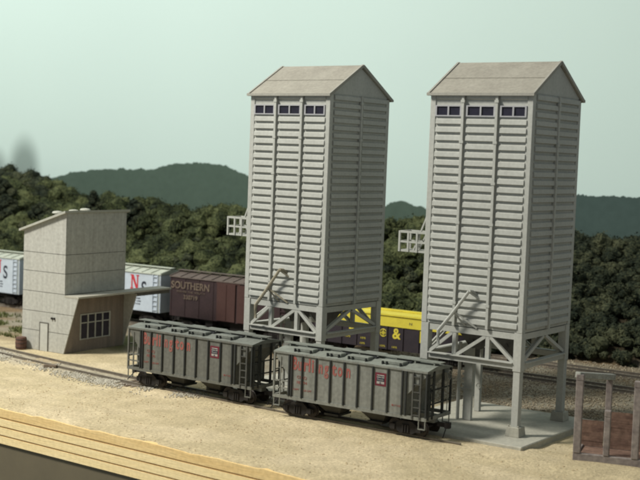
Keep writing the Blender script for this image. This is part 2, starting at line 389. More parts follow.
for _ in range(5000):
    x = random.uniform(-30, 12); y = random.uniform(yfront(x)+.2, 9)
    if abs(y-track_y(x)) > 1.0 and random.random() < .4+nz(x*.5, y*.5, 8): sp.append((x, y, gz(x, y)))
sg = mat('sand_grains', (.58, .47, .29), (.34, .26, .15), 6, .95)
stones(sp, 'sand_grains', sg, .03, .075)
# grass tufts at the left
mb = MB()
for _ in range(4500):
    x = random.uniform(-64, -43); y = random.uniform(9.5, 19.5)
    if nz(x*.3, y*.4, 9)+.12 < random.uniform(-.1, .3): continue
    z = gz(x, y)
    for k in range(3):
        a = random.uniform(0, 6.3); h = random.uniform(.12, .4); dx, dy = math.cos(a)*.05, math.sin(a)*.05
        mb.add([(x-dx, y-dy, z), (x+dx, y+dy, z), (x+random.uniform(-.15, .15), y+random.uniform(-.15, .15), z+h)], [(0, 1, 2)])
tag(mb.build('grass', mat('grass_blades', (.16, .17, .06), (.09, .11, .035), 1.2, .9)), kind='stuff')

# ------------------------------------------------------------------ storage towers
W_, D_ = 6.69, 6.63
ZF, ZBC, ZTC, ZE, ZR = .8, 4.35, 6.06, 20.43, 22.45
def slats(mb, fx, n_bay, length, z0, z1, rows, skip=()):
    """louvred ribs; fx(u,out,z) maps to 3-D; one set per bay"""
    pitch = (z1-z0)/rows; bw = length/n_bay
    for b in range(n_bay):
        u0, u1 = b*bw+(.26 if b == 0 else .10), (b+1)*bw-(.31 if b == n_bay-1 else .08)
        for r in range(rows):
            if r in skip: continue
            zt = z1-r*pitch
            j = random.uniform(-.008, .008)
            prof = [(0, zt-.01), (.10+j, zt-.07), (.125+j, zt-pitch*.66), (0, zt-pitch*.74)]
            ua = u0+.13
            vs = [fx(ua, p[0], p[1]) for p in prof]+[fx(u1, p[0], p[1]) for p in prof]; k = len(prof)
            mb.add(vs, [tuple(range(k)), tuple(range(2*k-1, k-1, -1))]+[(i, i+k, (i+1) % k+k, (i+1) % k) for i in range(k)])
def make_tower(label):
    t = empty('storage_tower', (0, 0, 0), label=label, cat='tower', group='tall grey storage towers on legs')
    faces = {'f': lambda u, o, z: (u, -o, z), 'r': lambda u, o, z: (W_+o, u, z), 'b': lambda u, o, z: (W_-u, D_+o, z), 'l': lambda u, o, z: (-o, D_-u, z)}
    zb = ZTC+.42
    for k, fx in faces.items():
        length, bays = (W_, 3) if k in 'fb' else (D_, 2)
        mb = MB()
        a, b_ = {'f': ((.2, W_-.2), (.02, .12)), 'b': ((.2, W_-.2), (D_-.12, D_-.02))}.get(k, (None, None)) if k in 'fb' else (None, None)
        if k == 'f': mb.box(.2, W_-.2, .02, .14, zb, ZE-.05)
        if k == 'b': mb.box(.2, W_-.2, D_-.14, D_-.02, zb, ZE-.05)
        if k == 'r': mb.box(W_-.14, W_-.02, .2, D_-.2, zb, ZE-.05)
        if k == 'l': mb.box(.02, .14, .2, D_-.2, zb, ZE-.05)
        slats(mb, fx, bays, length, zb+.05, ZE-.10, 28, skip=(1, 2) if k == 'f' else ())
        if k == 'f':
            # the window band: plain strip with one half-height rib under it
            pass
        wall = mb.build('wall', M['concrete'], t)
        # posts between the bays
        for i in range(1, bays):
            u = i*length/bays; p = MB()
            vs = [fx(u-.08, -.01, zb), fx(u+.08, -.01, zb), fx(u+.08, .19, zb), fx(u-.08, .19, zb)]; vs += [fx(u-.08, -.01, ZE-.1), fx(u+.08, -.01, ZE-.1), fx(u+.08, .19, ZE-.1), fx(u-.08, .19, ZE-.1)]
            p.add(vs, [(0, 1, 2, 3), (7, 6, 5, 4), (0, 4, 5, 1), (1, 5, 6, 2), (2, 6, 7, 3), (3, 7, 4, 0)])
            for q in range(6):        # joint plates
                z = zb+1.3+q*2.4; e = .03
                vs = [fx(u-.13, .1, z), fx(u+.13, .1, z), fx(u+.13, .19+e, z), fx(u-.13, .19+e, z), fx(u-.13, .1, z+.16), fx(u+.13, .1, z+.16), fx(u+.13, .19+e, z+.16), fx(u-.13, .19+e, z+.16)]
                p.add(vs, [(0, 1, 2, 3), (7, 6, 5, 4), (0, 4, 5, 1), (1, 5, 6, 2), (2, 6, 7, 3), (3, 7, 4, 0)])
            p.build('wall_post', M['concrete'], t)
    # windows in the front, just under the eave
    for b in range(3):
        u0 = b*W_/3+(.34 if b == 0 else .20); u1 = (b+1)*W_/3-(.34 if b == 2 else .12); z0, z1 = 18.96, 19.62
        fr = MB(); f = .07
        fr.box(u0, u1, -.11, .02, z0, z0+f); fr.box(u0, u1, -.11, .02, z1-f, z1)
        um = (u0+u1)/2
        for u in (u0, um-.05, u1-.1): fr.box(u, u+.1, -.11, .02, z0+f, z1-f)
        fo = fr.build('window', M['winframe'], t)
        for a, b2 in ((u0+.1, um-.05), (um+.05, u1-.1)): MB().box(a, b2, -.03, .015, z0+f, z1-f).build('pane', M['pane'], fo)
    # corner posts
    for x, y in ((0, 0), (W_, 0), (W_, D_), (0, D_)):
        s = .34; a = .03
        x0 = x-a if x == 0 else x+a-s; y0 = y-a if y == 0 else y+a-s
        MB().box(x0-.02, x0+s+.02, y0-.02, y0+s+.02, zb-.02, ZE-.12).build('corner_post', M['concrete'], t, bevel=.03)
        x0 = x-.0 if x == 0 else x-.44; y0 = y-.0 if y == 0 else y-.44
        lg = MB().box(x0-.04, x0+.48, y0-.04, y0+.48, 4.2, zb-.02).box(x0, x0+.44, y0, y0+.44, ZF, 4.2).build('leg', M['concrete'], t, bevel=.02)
        c = (x0+.22, y0+.22); h = .45
        ft = MB().add([(c[0]+sx*(h if k == 0 else h*.88), c[1]+sy*(h if k == 0 else h*.88), z) for k, z in ((0, .40), (1, .95)) for sx, sy in ((-1, -1), (1, -1), (1, 1), (-1, 1))],
                      [(3, 2, 1, 0), (4, 5, 6, 7), (0, 1, 5, 4), (1, 2, 6, 5), (2, 3, 7, 6), (3, 0, 4, 7)])
        for sx in (-.31, .31): ft.tube([(c[0]+sx, c[1]-.31, .93), (c[0]+sx, c[1]-.31, 1.07)], .05, 6)
        ft.build('footing', M['pad'], lg, bevel=.02)
    # trusses between the legs
    for k, fx in faces.items():
        length, bays = (W_, 3) if k in 'fb' else (D_, 2)
        mb = MB(); q = lambda u, z, o=-.18: fx(u, o, z)
        mb.beam(q(.5, ZTC+.18), q(length-.5, ZTC+.18), .30, .36); mb.beam(q(.5, ZBC+.16), q(length-.5, ZBC+.16), .30, .34)
        mb.beam(q(.5, ZBC+.33, -.06), q(length-.5, ZBC+.33, -.06), .40, .06)
        lo, hi = ZBC+.35, ZTC-.02
        for i in range(1, bays):
            if k in 'fb': mb.beam(q(i*length/bays, lo), q(i*length/bays, hi), .26, .26, (1, 0, 0))
        dg = {3: [((.5, lo), (length/3-.15, hi)), ((length/3+.15, lo), (2*length/3-.15, hi)), ((2*length/3+.15, hi), (length-.5, lo))],
              2: [((.5, lo+.1), (length/2-.12, hi)), ((length/2+.12, hi), (length-.5, lo+.1))]}[bays]
        for (a, za), (b2, zb2) in dg:
            mb.beam(q(a, za, -.10), q(b2, zb2, -.10), .10, .20); mb.beam(q(a, za, -.30), q(b2, zb2, -.30), .08, .12)
        mb.build('truss', M['concrete'], t)
    MB().box(.2, W_-.2, .2, D_-.2, zb-.1, zb+.1).build('floor', M['concrete'], t)
    # gable roof, ridge along the length
    ox, oy = .02, .20; ym = D_/2; th = .16
    for s in (0, 1):
        def Y(v): return v if s == 0 else D_-v
        pl = [(Y(-oy), ZE-.10), (Y(ym), ZR-.02), (Y(ym), ZR-.02-th), (Y(-oy), ZE-.10-th)]
        rf = MB().prism(pl, 'x', -ox, W_+ox)
        # seam of the roofing sheets half way up
        y1, z1 = ym*.45, ZE-.10+(ZR-ZE+.08)*(ym*.45+oy)/(ym+oy)
        rf.beam((-ox, Y(y1), z1+.005), (W_+ox, Y(y1), z1+.005), .08, .012)
        ro = rf.build('roof', M['shingle'], t)
        for x in (-ox-.09, W_+ox+.09):
            MB().beam((x, Y(-oy-.05), ZE-.17), (x, Y(ym), ZR-.06), .13, .19).build('verge_board', M['trim'], ro)
        MB().box(-ox-.17, W_+ox+.17, min(Y(-oy-.03), Y(-oy-.12)), max(Y(-oy-.03), Y(-oy-.12)), ZE-.24, ZE-.08).build('eave_board', M['trim'], ro)
    for x0, x1 in ((.02, .2), (W_-.2, W_-.0)):
        MB().prism([(.02, ZE-.05), (D_-.02, ZE-.05), (D_-.02, ZE+.02), (ym, ZR-.25), (.02, ZE+.02)], 'x', x0, x1).build('gable', M['concrete'], t)
    # side balcony with braces
    bl = MB(); x0, x1, y0, y1, z0, z1 = -2.0, -.1, .25, 1.55, 10.62, 11.85
    bl.box(x0, x1, y0, y1, z0, z0+.12)
    for y in (y0, y1):
        bl.beam((x0, y, z1), (x1, y, z1), .10, .13); bl.beam((x0, y, (z0+z1)/2), (x1, y, (z0+z1)/2), .09, .11)
        for x in (x0, x0+.62, x0+1.24): bl.beam((x, y, z0), (x, y, z1+.05), .12, .12)
    for z in (z1, (z0+z1)/2): bl.beam((x0, y0, z), (x0, y1, z), .10, .12)
    bo = bl.build('balcony', M['concrete'], t)
    br = MB()
    for y in (y0+.1, y0+.75):
        br.beam((x0+.95, y, z0+.1), (-.05, y, 13.2 if y < .5 else 12.7), .09, .09)
    for k in range(5):
        f = (k+.5)/5; br.beam((x0+.95+f*.9, y0+.1, z0+.1+f*2.4), (x0+.95+f*.9, y0+.75, z0+.1+f*2.1), .05, .05)
    br.build('brace', M['concrete'], bo)
    # loading spout with its props
    spt = MB(); spt.tube([(1.52, -.62, 5.25), (1.50, -.62, 6.15), (2.3, -.6, 7.15), (3.42, -.55, 8.68)], [.11, .12, .11, .10], 8); 
    spt.tube([(3.42, -.55, 8.68), (3.5, -.3, 8.66), (3.62, .0, 8.45)], .10, 8)
    so = spt.build('loading_spout', M['spout'], t, smooth=False)
    pr = MB(); pr.beam((2.42, -.58, 7.35), (2.98, .0, 6.52), .08, .10); pr.beam((2.44, -.58, 7.4), (3.75, .0, 6.46), .08, .10)
    pr.beam((3.42, -.5, 8.6), (3.95, -.02, 8.15), .08, .1); pr.build('prop', M['spout'], so)
    # equipment between the legs
    dp = MB(); dp.box(1.95, 2.5, 2.05, 2.3, .42, 4.9)
    for k in range(8): dp.box(1.80, 1.95, 2.08, 2.24, 2.2+k*.32, 2.34+k*.32)
    dp.build('rack_post', M['concrete'], t)
    MB().tube([(1.6, 2.06, .42), (1.6, 2.06, 5.2)], .11).beam((1.5, 2.06, 2.35), (2.5, 2.0, 2.4), .06, .08).build('pipe', M['concrete'], t)
    MB().box(1.2, 1.55, 4.95, 5.25, .42, 5.4).ring((1.55, 4.8, 2.1), (0, 1, 0), .16, .04).build('pipe', M['concrete'], t)
    hp = MB()
    for cx in (2.1, 4.4):
        hp.add([(cx+sx*(1.1 if k else .28), 3.3+sy*(1.3 if k else .28), z) for k, z in ((0, 4.7), (1, zb-.1)) for sx, sy in ((-1, -1), (1, -1), (1, 1), (-1, 1))],
               [(3, 2, 1, 0), (4, 5, 6, 7), (0, 1, 5, 4), (1, 2, 6, 5), (2, 3, 7, 6), (3, 0, 4, 7)])
        hp.tube([(cx, 3.3, 4.72), (cx, 3.3, 3.9)], .2); hp.ring((cx-.1, 2.7, 5.1), (.4, 1, 0), .28, .05)
    hp.build('discharge_hopper', mat('hopper_metal', (.12, .12, .115), (.07, .07, .07), 2, .6), t)
    return t
ta = make_tower('left of the two grey louvred towers, its legs mostly hidden by the hopper cars')
ta.location = (-18.478, 4.47, 0); ta.rotation_euler = (0, 0, R(-4.2))
tb = copy_tree(ta); tb.location = (-3.799, 2.905, 0); tb.rotation_euler = (0, 0, R(-1.636))
for ch in tb.children_recursive:
    if ch.name.startswith(('loading_spout', 'prop')):
        ch.material_slots[0].link = 'OBJECT'; ch.material_slots[0].material = M['concrete']
tb['label'] = 'right of the two grey louvred towers, bare legs on the open concrete pad'
for t in (ta, tb):
    p = MB().box(-1.3, 8.1, -2.28, 8.0, -.1, .40).build('concrete_pad', M['pad'], None, bevel=.05)
    p.location = t.location; p.rotation_euler = t.rotation_euler; tag(p, kind='structure')

# ------------------------------------------------------------------ freight cars
def truck(parent, xc, W=2.2):
    t = MB()
    for s in (-1, 1):
        y0, y1 = (s*.98-.09, s*.98+.09)
        t.prism([(xc-1.12, .62), (xc-1.12, .88), (xc-.7, .92), (xc-.4, 1.16), (xc+.4, 1.16), (xc+.7, .92), (xc+1.12, .88), (xc+1.12, .62), (xc+.7, .60), (xc+.42, .42), (xc-.42, .42), (xc-.7, .60)], 'y', y0, y1)
        for dx in (-.86, .86): t.box(xc+dx-.16, xc+dx+.16, s*1.1-.05, s*1.1+.05, .58, .90)
        for dx in (-.17, 0, .17): t.tube([(xc+dx, s*1.1, .5), (xc+dx, s*1.1, .95)], .07, 6)
    t.box(xc-.22, xc+.22, -1.05, 1.05, .72, 1.06)
    to = t.build('truck', M['black'], parent)
    for dx in (-.86, .86):
        wm = MB()
        for s in (-1, 1):
            wm.tube([(xc+dx, s*.66, .75), (xc+dx, s*.70, .75), (xc+dx, s*.80, .75)], [.47, .42, .42], 18)
        wm.tube([(xc+dx, -.7, .75), (xc+dx, .7, .75)], .09, 8)
        wm.build('wheel_set', M['steel'], to)
    return to
def coupler(parent, x, s):
    MB().box(min(x, x+s*.55), max(x, x+s*.55), -.12, .12, .92, 1.16).box(min(x+s*.5, x+s*.78), max(x+s*.5, x+s*.78), -.2, .14, .88, 1.22).beam((x+s*.6, -.16, .9), (x+s*.7, -.7, .45), .05, .05).build('coupler', M['black'], parent)
def ladder(parent, x0, x1, y, z0, z1, n, m, axis='x', th=.08):
    mb = MB()
    if axis == 'x':
        for x in (x0, x1): mb.beam((x, y, z0), (x, y, z1), th, th, (1, 0, 0))
        for i in range(n): z = z0+(z1-z0)*(i+.5)/n; mb.beam((x0, y, z), (x1, y, z), .06, .06)
    else:
        for x in (x0, x1): mb.beam((y, x, z0), (y, x, z1), th, th, (1, 0, 0))
        for i in range(n): z = z0+(z1-z0)*(i+.5)/n; mb.beam((y, x0, z), (y, x1, z), .06, .06)
    return mb.build('ladder', m, parent)

HL = 10.78
def hopper(body, roof, label, loc, rz, number, letters_shift=0):
    t = empty('hopper_car', loc, rz, label=label, cat='hopper car', group='grey covered hopper cars coupled together')
    Wh = 1.46; z0, zt = 1.58, 4.20; xa, xb = 1.16, 9.40
    b = MB().prism([(xa, z0), (xb, z0), (xb, 2.75), (HL-.12, 3.95), (HL-.12, zt), (.12, zt), (.12, 3.95), (xa, 2.75)], 'y', -Wh, Wh)
    bo = b.build('body', body, t)
    rib = [.127, .198, .292, .386, .477, .566, .662, .757, .847]
    for i, f in enumerate(rib):
        for s in (-1, 1):
            x = f*HL; y = s*(Wh+.05)
            MB().box(x-.045, x+.045, y-.05, y+.05, z0-.02, zt-.05).build('side_rib', M['rib1'], t)
    for x in (xa+.02, xb-.02):
        for s in (-1, 1): MB().box(x-.05, x+.05, s*(Wh+.05)-.05, s*(Wh+.05)+.05, z0, zt-.05).build('side_rib', M['rib1'], t)
    sl = MB()
    for s in (-1, 1):
        sl.box(.0, HL, s*1.47-.05, s*1.47+.05, 1.38, z0)
        sl.box(.0, HL, s*(Wh+.03)-.05, s*(Wh+.03)+.05, zt-.05, zt+.06)
    sl.box(0, .16, -1.42, 1.42, 1.38, z0); sl.box(HL-.16, HL, -1.42, 1.42, 1.38, z0)
    sl.box(.16, HL-.16, -.25, .25, 1.1, z0-.01)
    sl.build('side_sill', body, t)
    # end posts
    for x, xs in ((0, 1), (HL, -1)):
        e = MB()
        for y in (-1.47, 1.47):
            e.beam((x+xs*.06, y, z0), (x+xs*.06, y, zt), .12, .10, (1, 0, 0)); e.beam((x+xs*.52, y, z0), (x+xs*.52, y, zt-.25), .07, .08, (1, 0, 0))
        for y in (-.55, .55): e.beam((x+xs*.1, y, z0), (x+xs*.1, y, zt), .12, .12, (1, 0, 0))
        for z in (2.0, 2.45):
            if x == 0:
                for y in (-1.47, 1.47): e.beam((x+xs*.1, y, z), (x+xs*1.1, y, z), .07, .08)
        for z in (2.3, 3.1): e.beam((x+xs*.06, -1.4, z), (x+xs*.06, 1.4, z), .06, .08)
        e.build('end_frame', body if x == 0 else M['rib1'], t)
        # steps under the corners
        for y in (-1.47, 1.47):
            st = MB()
            for dx in (.08, .5): st.beam((x+xs*dx, y, .88), (x+xs*dx, y, 1.38), .05, .06)
            st.beam((x+xs*.06, y, .9), (x+xs*.52, y, .9), .12, .05)
            st.build('step', body, t)
        coupler(t, x, -xs)
    ladder(t, 9.86, 10.36, -1.53, 1.45, 4.12, 6, M['ladder'], th=.09); ladder(t, .42, .92, 1.53, 1.45, 4.12, 6, body, th=.10)
    ladder(t, -1.38, -.9, HL+.05, 1.45, 4.12, 6, M['rib1'], 'y'); ladder(t, .9, 1.38, -.05, 1.45, 4.12, 6, body, 'y')
    bw = MB().ring((HL+.22, .75, 3.85), (1, 0, 0), .26, .035)
    for k in range(3): bw.beam((HL+.22, .75, 3.85), (HL+.22, .75+.25*math.cos(k*2.1), 3.85+.25*math.sin(k*2.1)), .04, .04)
    bw.tube([(HL+.05, .75, 3.85), (HL+.24, .75, 3.85)], .09).box(HL+.02, HL+.16, .55, .95, 3.5, 4.0).tube([(HL+.12, .75, 1.5), (HL+.12, .75, 3.5)], .03, 6)
    bw.build('brake_wheel', body, t)
    # roof
    rf = MB().prism([(-Wh-.06, zt+.01), (Wh+.06, zt+.01), (Wh+.04, zt+.07), (.5, zt+.24), (-.5, zt+.24), (-Wh-.04, zt+.07)], 'x', .0, HL)
    ro = rf.build('roof', roof, t)
    rw = MB()
    for k in range(3): rw.box(-.15, HL+.15, -.30+k*.21, -.12+k*.21, zt+.40, zt+.45)
    for k in range(9): rw.box(.3+k*1.27, .38+k*1.27, -.28, .30, zt+.20, zt+.40)
    rw.build('roof_walk', roof, ro)
    for x, l in ((1.95, 1.45), (4.15, 1.1), (5.85, 1.5), (8.2, 1.5)):
        for s in (-1, 1):
            yc = s*.88
            h = MB()
            h.prism([(x-l/2, zt+.13), (x+l/2, zt+.13), (x+l/2, zt+.36), (x-l/2, zt+.36)], 'y', yc-.30, yc+.30)
            ho = h.build('hatch_cover', roof, ro, bevel=.04)
            k_ = MB().box(x-l/2+.12, x+l/2+.18, min(yc-s*.32, yc-s*.56), max(yc-s*.32, yc-s*.56), zt+.14, zt+.33); k_.build('hatch_gap_shade', M['hatchdark'], ho)  # dark block painted as the shade between hatch and roof walk
            for dx in (-l/2+.15, -l/2+.42, l/2-.15): MB().box(x+dx-.035, x+dx+.035, min(yc+s*.30, yc+s*.42), max(yc+s*.30, yc+s*.42), zt+.12, zt+.30).build('hatch_lock', M['rib1'], ho)
    # outlets
    for x in (3.85, 6.95):
        MB().add([(x+sx*(a), sy*b2, z) for a, b2, z in ((.42, .5, .72), (1.1, 1.25, z0-.02)) for sx, sy in ((-1, -1), (1, -1), (1, 1), (-1, 1))],
                 [(3, 2, 1, 0), (4, 5, 6, 7), (0, 1, 5, 4), (1, 2, 6, 5), (2, 3, 7, 6), (3, 0, 4, 7)]).box(x-.5, x+.5, -.75, .75, .62, .74).build('outlet', mat('outlet_grey', (.055, .055, .048), (.032, .032, .028), 2), t)
    truck(t, 1.6); truck(t, HL-1.55)
    # lettering on the near side
    y = -Wh-.012
    for ch, x in zip('Burlington', (1.56, 1.92, 2.36, 2.64, 2.88, 3.45, 3.87, 4.42, 4.83, 5.42)):
        text('lettering', ch, x, 3.26, .76, M['red'], t, y, .58 if ch in 'Bungo' else .8, bold=.03)
    for s_, x, z, h in (('CB&Q', 2.1, 2.74, .17), (number, 2.1, 2.42, .17), ('CAPY', 1.7, 2.0, .11), ('LD LMT', 2.55, 2.0, .11), ('BLT 9-53', 8.75, 2.0, .10)):
        text('stencil', s_, x, z, h, M['red'], t, y, 1.1)
    em = MB().box(7.28, 8.02, y-.004, y+.008, 3.05, 3.82).build('emblem', M['emblem'], t)
    MB().box(7.40, 7.90, y-.014, y-.004, 3.17, 3.70).build('emblem_panel', M['white'], em)
    MB().box(7.40, 7.90, y-.022, y-.014, 3.32, 3.53).build('emblem_band', M['ink'], em)
    text('emblem_text', 'Burlington', 7.65, 3.585, .09, M['ink'], em, y-.02, .9); text('emblem_text', 'Route', 7.65, 3.38, .10, M['white'], em, y-.026, 1.2)
    text('emblem_text', 'R', 7.65, 3.16, .12, M['ink'], em, y-.02, 1.2)
    return t
rz1 = R(-1.739)
hopper(M['hopper1'], M['roof1'], 'darker olive-grey covered hopper car with red lettering, in front of the left tower', (-24.504+.0, .64+HL*math.sin(-rz1), 0), rz1, '182170')
hopper(M['hopper2'], M['roof2'], 'paler blue-grey covered hopper car with red lettering, coupler end beside the concrete pad', (-11.66, 0, 0), 0, '182194')

def serif_n(name, x, z, w_, h, m, parent, y):
    mb = MB(); t = .012
    for a in (x, x+w_*.80): mb.box(a, a+w_*.17, y-t, y, z, z+h)
    mb.prism([(x, z+h), (x+w_*.30, z+h), (x+w_*.97, z), (x+w_*.70, z)], 'y', y-t-.006, y-.001)
    for a, c in ((x-w_*.12, z), (x-w_*.12, z+h-.09), (x+w_*.70, z+h-.09)): mb.box(a, a+w_*.40, y-t-.009, y-.002, c, c+.09)
    return mb.build(name, m, parent)
def boxcar_base(t, Lc, W, zs, zt, body, roofm, n_rib, rib_m):
    MB().box(0, Lc, -W, W, zs, zt).build('body', body, t)
    for s in (-1, 1):
        for i in range(n_rib):
            x = .15+(Lc-.3)*i/(n_rib-1); MB().box(x-.03, x+.03, min(s*W, s*(W+.04)), max(s*W, s*(W+.04)), zs+.02, zt-.02).build('side_rib', rib_m, t)
    rf = MB().prism([(-W-.08, zt), (W+.08, zt), (W+.06, zt+.08), (0, zt+.42), (-W-.06, zt+.08)], 'x', -.08, Lc+.08)
    n = int(Lc/1.1)
    for i in range(n+1):
        x = Lc*i/n
        for s in (-1, 1): rf.beam((x, s*(W+.05), zt+.10), (x, 0, zt+.44), .10, .10)
    ro = rf.build('roof', roofm, t)
    MB().box(-.2, Lc+.2, -.3, .3, zt+.52, zt+.57).build('roof_walk', roofm, ro)
    MB().box(.3, Lc-.3, -.3, .3, .95, zs).box(Lc*.3, Lc*.36, -1.2, -.6, .7, zs).box(Lc*.5, Lc*.62, -1.0, -.4, .75, zs).build('underframe', M['black'], t)
    truck(t, 1.7); truck(t, Lc-1.7); coupler(t, 0, -1); coupler(t, Lc, 1)
    for x, s in ((Lc-.85, -1), (.3, 1)): ladder(t, x, x+.55, s*(W+.07), zs, zt, 8, body, th=.06)
def silver_box(label, x):
    t = empty('boxcar', (x, 23.5, .04), 0, label=label, cat='boxcar', group='silver boxcars on the back track')
    Lc = 16.9; boxcar_base(t, Lc, 1.5, 1.55, 5.0, M['silver'], M['silverroof'], 2, M['silverroof'])
    y = -1.512
    serif_n('lettering', Lc-3.5, 3.5, .85, 1.3, M['nred'], t, y)
    text('lettering', 'S', Lc-1.98, 3.02, 1.25, M['ink'], t, y, .78, bold=.03)
    text('stencil', 'CAPY 154000', Lc-2.9, 2.60, .13, M['ink'], t, y); text('stencil', 'LD LMT 154900', Lc-2.9, 2.35, .13, M['ink'], t, y); text('stencil', 'LT WT 65100', Lc-2.9, 2.10, .13, M['ink'], t, y)
    MB().box(Lc*.42, Lc*.6, -1.60, -1.5, 1.6, 4.9).build('door', M['silver'], t)
    return t
silver_box('silver boxcar with red and black letters, coupled left of the brown boxcar', -58.0)
silver_box('silver boxcar with red and black letters, cut off at the left edge', -76.15)
# brown boxcar
t = empty('boxcar', (-39.95, 23.5, .04), 0, label='dark brown boxcar with faded cream SOUTHERN lettering behind the covered hoppers', cat='boxcar')
Lb = 13.0; boxcar_base(t, Lb, 1.5, 1.5, 4.98, M['brown'], M['brownroof'], 9, M['brown'])
MB().box(5.4, 7.4, -1.62, -1.5, 1.6, 4.9).box(5.3, 7.9, -1.58, -1.5, 4.86, 4.94).box(6.35, 6.45, -1.66, -1.6, 1.7, 4.8).build('door', M['browndoor'], t)
MB().box(7.6, 9.6, -1.60, -1.5, 1.6, 4.85).build('door', M['browndoor'], t)
text('lettering', 'SOUTHERN', 2.35, 4.02, .62, M['cream'], t, -1.555, .95, bold=.02)
text('lettering', 'SERVES THE SOUTH', 2.4, 3.68, .17, M['cream'], t, -1.555, 1.5)
text('lettering', '330719', 2.4, 3.12, .36, M['cream'], t, -1.555, 1.05, bold=.012)
# black and yellow gondola
t = empty('gondola_car', (-24.6, 23.5, .04), 0, label='black gondola car with bright yellow upper side, seen between the two towers', cat='gondola car')
Lg = 14.6; zs, zm, zt = 1.05, 2.92, 3.78
MB().box(0, Lg, -1.5, -1.4, zs, zm).box(0, Lg, 1.4, 1.5, zs, zm).box(0, .1, -1.4, 1.4, zs, zm).box(Lg-.1, Lg, -1.4, 1.4, zs, zm).box(.1, Lg-.1, -1.4, 1.4, zs, zs+.15).build('body', M['gblack'], t)
for i in range(11):
    x = .1+(Lg-.2)*i/10
    for s in (-1, 1): MB().box(x-.06, x+.06, min(s*1.5, s*1.58), max(s*1.5, s*1.58), zs, zm-.01).build('side_rib', M['gblack'], t)
yb = MB().box(0, Lg, -1.56, -1.40, zm, zt).box(0, Lg, 1.40, 1.56, zm, zt).box(0, .16, -1.4, 1.4, zm, zt).box(Lg-.16, Lg, -1.4, 1.4, zm, zt)
yo = yb.build('upper_side', M['yellow'], t)
MB().box(-.05, Lg+.05, -1.66, -1.34, zt, zt+.13).box(-.05, Lg+.05, 1.34, 1.66, zt, zt+.13).build('rim', M['yellow'], yo)
MB().box(.2, Lg-.2, -1.38, 1.38, zt-.12, zt-.02).build('cover', M['yellow'], t)
yy = -1.512
em = MB().ring((6.95, yy, 2.35), (0, 1, 0), .30, .035); em.box(6.65, 7.25, yy-.02, yy, 2.32, 2.38).box(6.92, 6.98, yy-.02, yy, 2.05, 2.65)
for k in range(8): em.prism([(6.95+.07*math.cos(k*.785+.39), 2.35+.07*math.sin(k*.785+.39)), (6.95+.26*math.cos(k*.785), 2.35+.26*math.sin(k*.785)), (6.95+.07*math.cos(k*.785-.39), 2.35+.07*math.sin(k*.785-.39))], 'y', yy-.016, yy-.001)
em.build('emblem', M['yellow'], t)
text('lettering', '&', 8.15, 2.0, .82, M['yellow'], t, yy, .95, bold=.03)
text('lettering', 'I', 10.35, 1.95, .85, M['yellow'], t, yy, 1.5, bold=.05)
text('lettering', 'D', 3.95, 2.35, .30, M['yellow'], t, yy, 1.5, bold=.03); text('lettering', 'T', 4.35, 2.35, .30, M['yellow'], t, yy, 1.2, bold=.03)
for a, z in ((3.6, 1.65), (5.05, 1.65), (5.0, 1.22), (6.9, 1.22), (8.0, 1.22)): text('stencil', '1375', a, z, .14, M['yellow'], t, yy, 1.3)
text('stencil', 'N', 9.45, 3.2, .22, M['ink'], t, -1.572, 1.2)
truck(t, 1.7); truck(t, Lg-1.7); coupler(t, 0, -1); coupler(t, Lg, 1)

# ------------------------------------------------------------------ board building at the left
B = empty('trackside_building', (-42.309, 6.556, 0), R(.1), label='tall narrow grey board building with sloped roof and slanted window wall under a canopy', cat='building')
bw, bd, zl, zh = 4.64, 6.88, 9.53, 11.08; SL = 1.46/4.5
def xr(z): return bw+SL*z if z < 4.5 else bw
def ztop(x): return zl+(zh-zl)*x/bw
core = MB().prism([(.06, 0), (bw-.06, 0), (bw-.06, zh-.05), (.06, zl-.02)], 'y', .06, bd-.06)
core.build('wall_core', M['boardcore'], B)
lev = [0, 1.58, 3.12, 4.70, 6.32, 7.82, 12]
cl = MB(); g = .022
for a, b2 in zip(lev, lev[1:]):
    a += g
    b2 -= g
    if b2 < 4.5: poly = [(0, a), (xr(a), a), (xr(b2), b2), (0, b2)]
    elif a < 4.5: poly = [(0, a), (xr(a), a), (xr(4.499), 4.499), (bw, 4.5), (bw, b2), (0, b2)]
    elif b2 < 9: poly = [(0, a), (bw, a), (bw, b2), (0, b2)]
    else: poly = [(0, a), (bw, a), (bw, zh), (0, zl)]
    cl.prism(poly, 'y', 0, .09)
cl.build('front_wall', M['board'], B)
cl = MB()
for a, b2 in ((4.69, 6.30), (6.34, 7.80), (7.84, zh)): cl.box(bw-.09, bw+.0, .095, bd, a, b2)
cl.build('side_wall', M['board'], B)
cl = MB()
for a, b2 in zip(lev, lev[1:]): cl.box(0, .09, .095, bd, a+g, min(b2-g, zl))
cl.build('side_wall', M['board'], B)
MB().prism([(0.1, 0), (bw, 0), (bw+1.40, 4.4), (bw, 4.5), (bw, zh), (0.1, zl)], 'y', bd-.055, bd+.04).build('back_wall', M['board'], B)
# window wall, upright, between the two slanted wing walls
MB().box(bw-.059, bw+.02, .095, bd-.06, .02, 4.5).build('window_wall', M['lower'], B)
def slab(mb, y0, y1, z0, z1, o0, o1): return mb.box(bw+.02+o0, bw+.02+o1, y0, y1, z0, z1)
wy0, wy1, wz0, wz1 = 1.78, 5.15, .98, 2.96
wf = MB()
for k in range(5): y = wy0+(wy1-wy0)*k/4; slab(wf, y-.06, y+.06, wz0-.05, wz1+.05, -.01, .06)
for k in range(3): z = wz0+(wz1-wz0)*(0, .66, 1)[k]; slab(wf, wy0, wy1, z-.04, z+.04, -.01, .055)
wo = wf.build('window', M['board'], B)
for k in range(4):
    y = wy0+(wy1-wy0)*k/4; slab(MB(), y+.07, y+(wy1-wy0)/4-.07, wz0+.03, wz1-.03, -.005, .012).build('pane', M['pane'], wo)
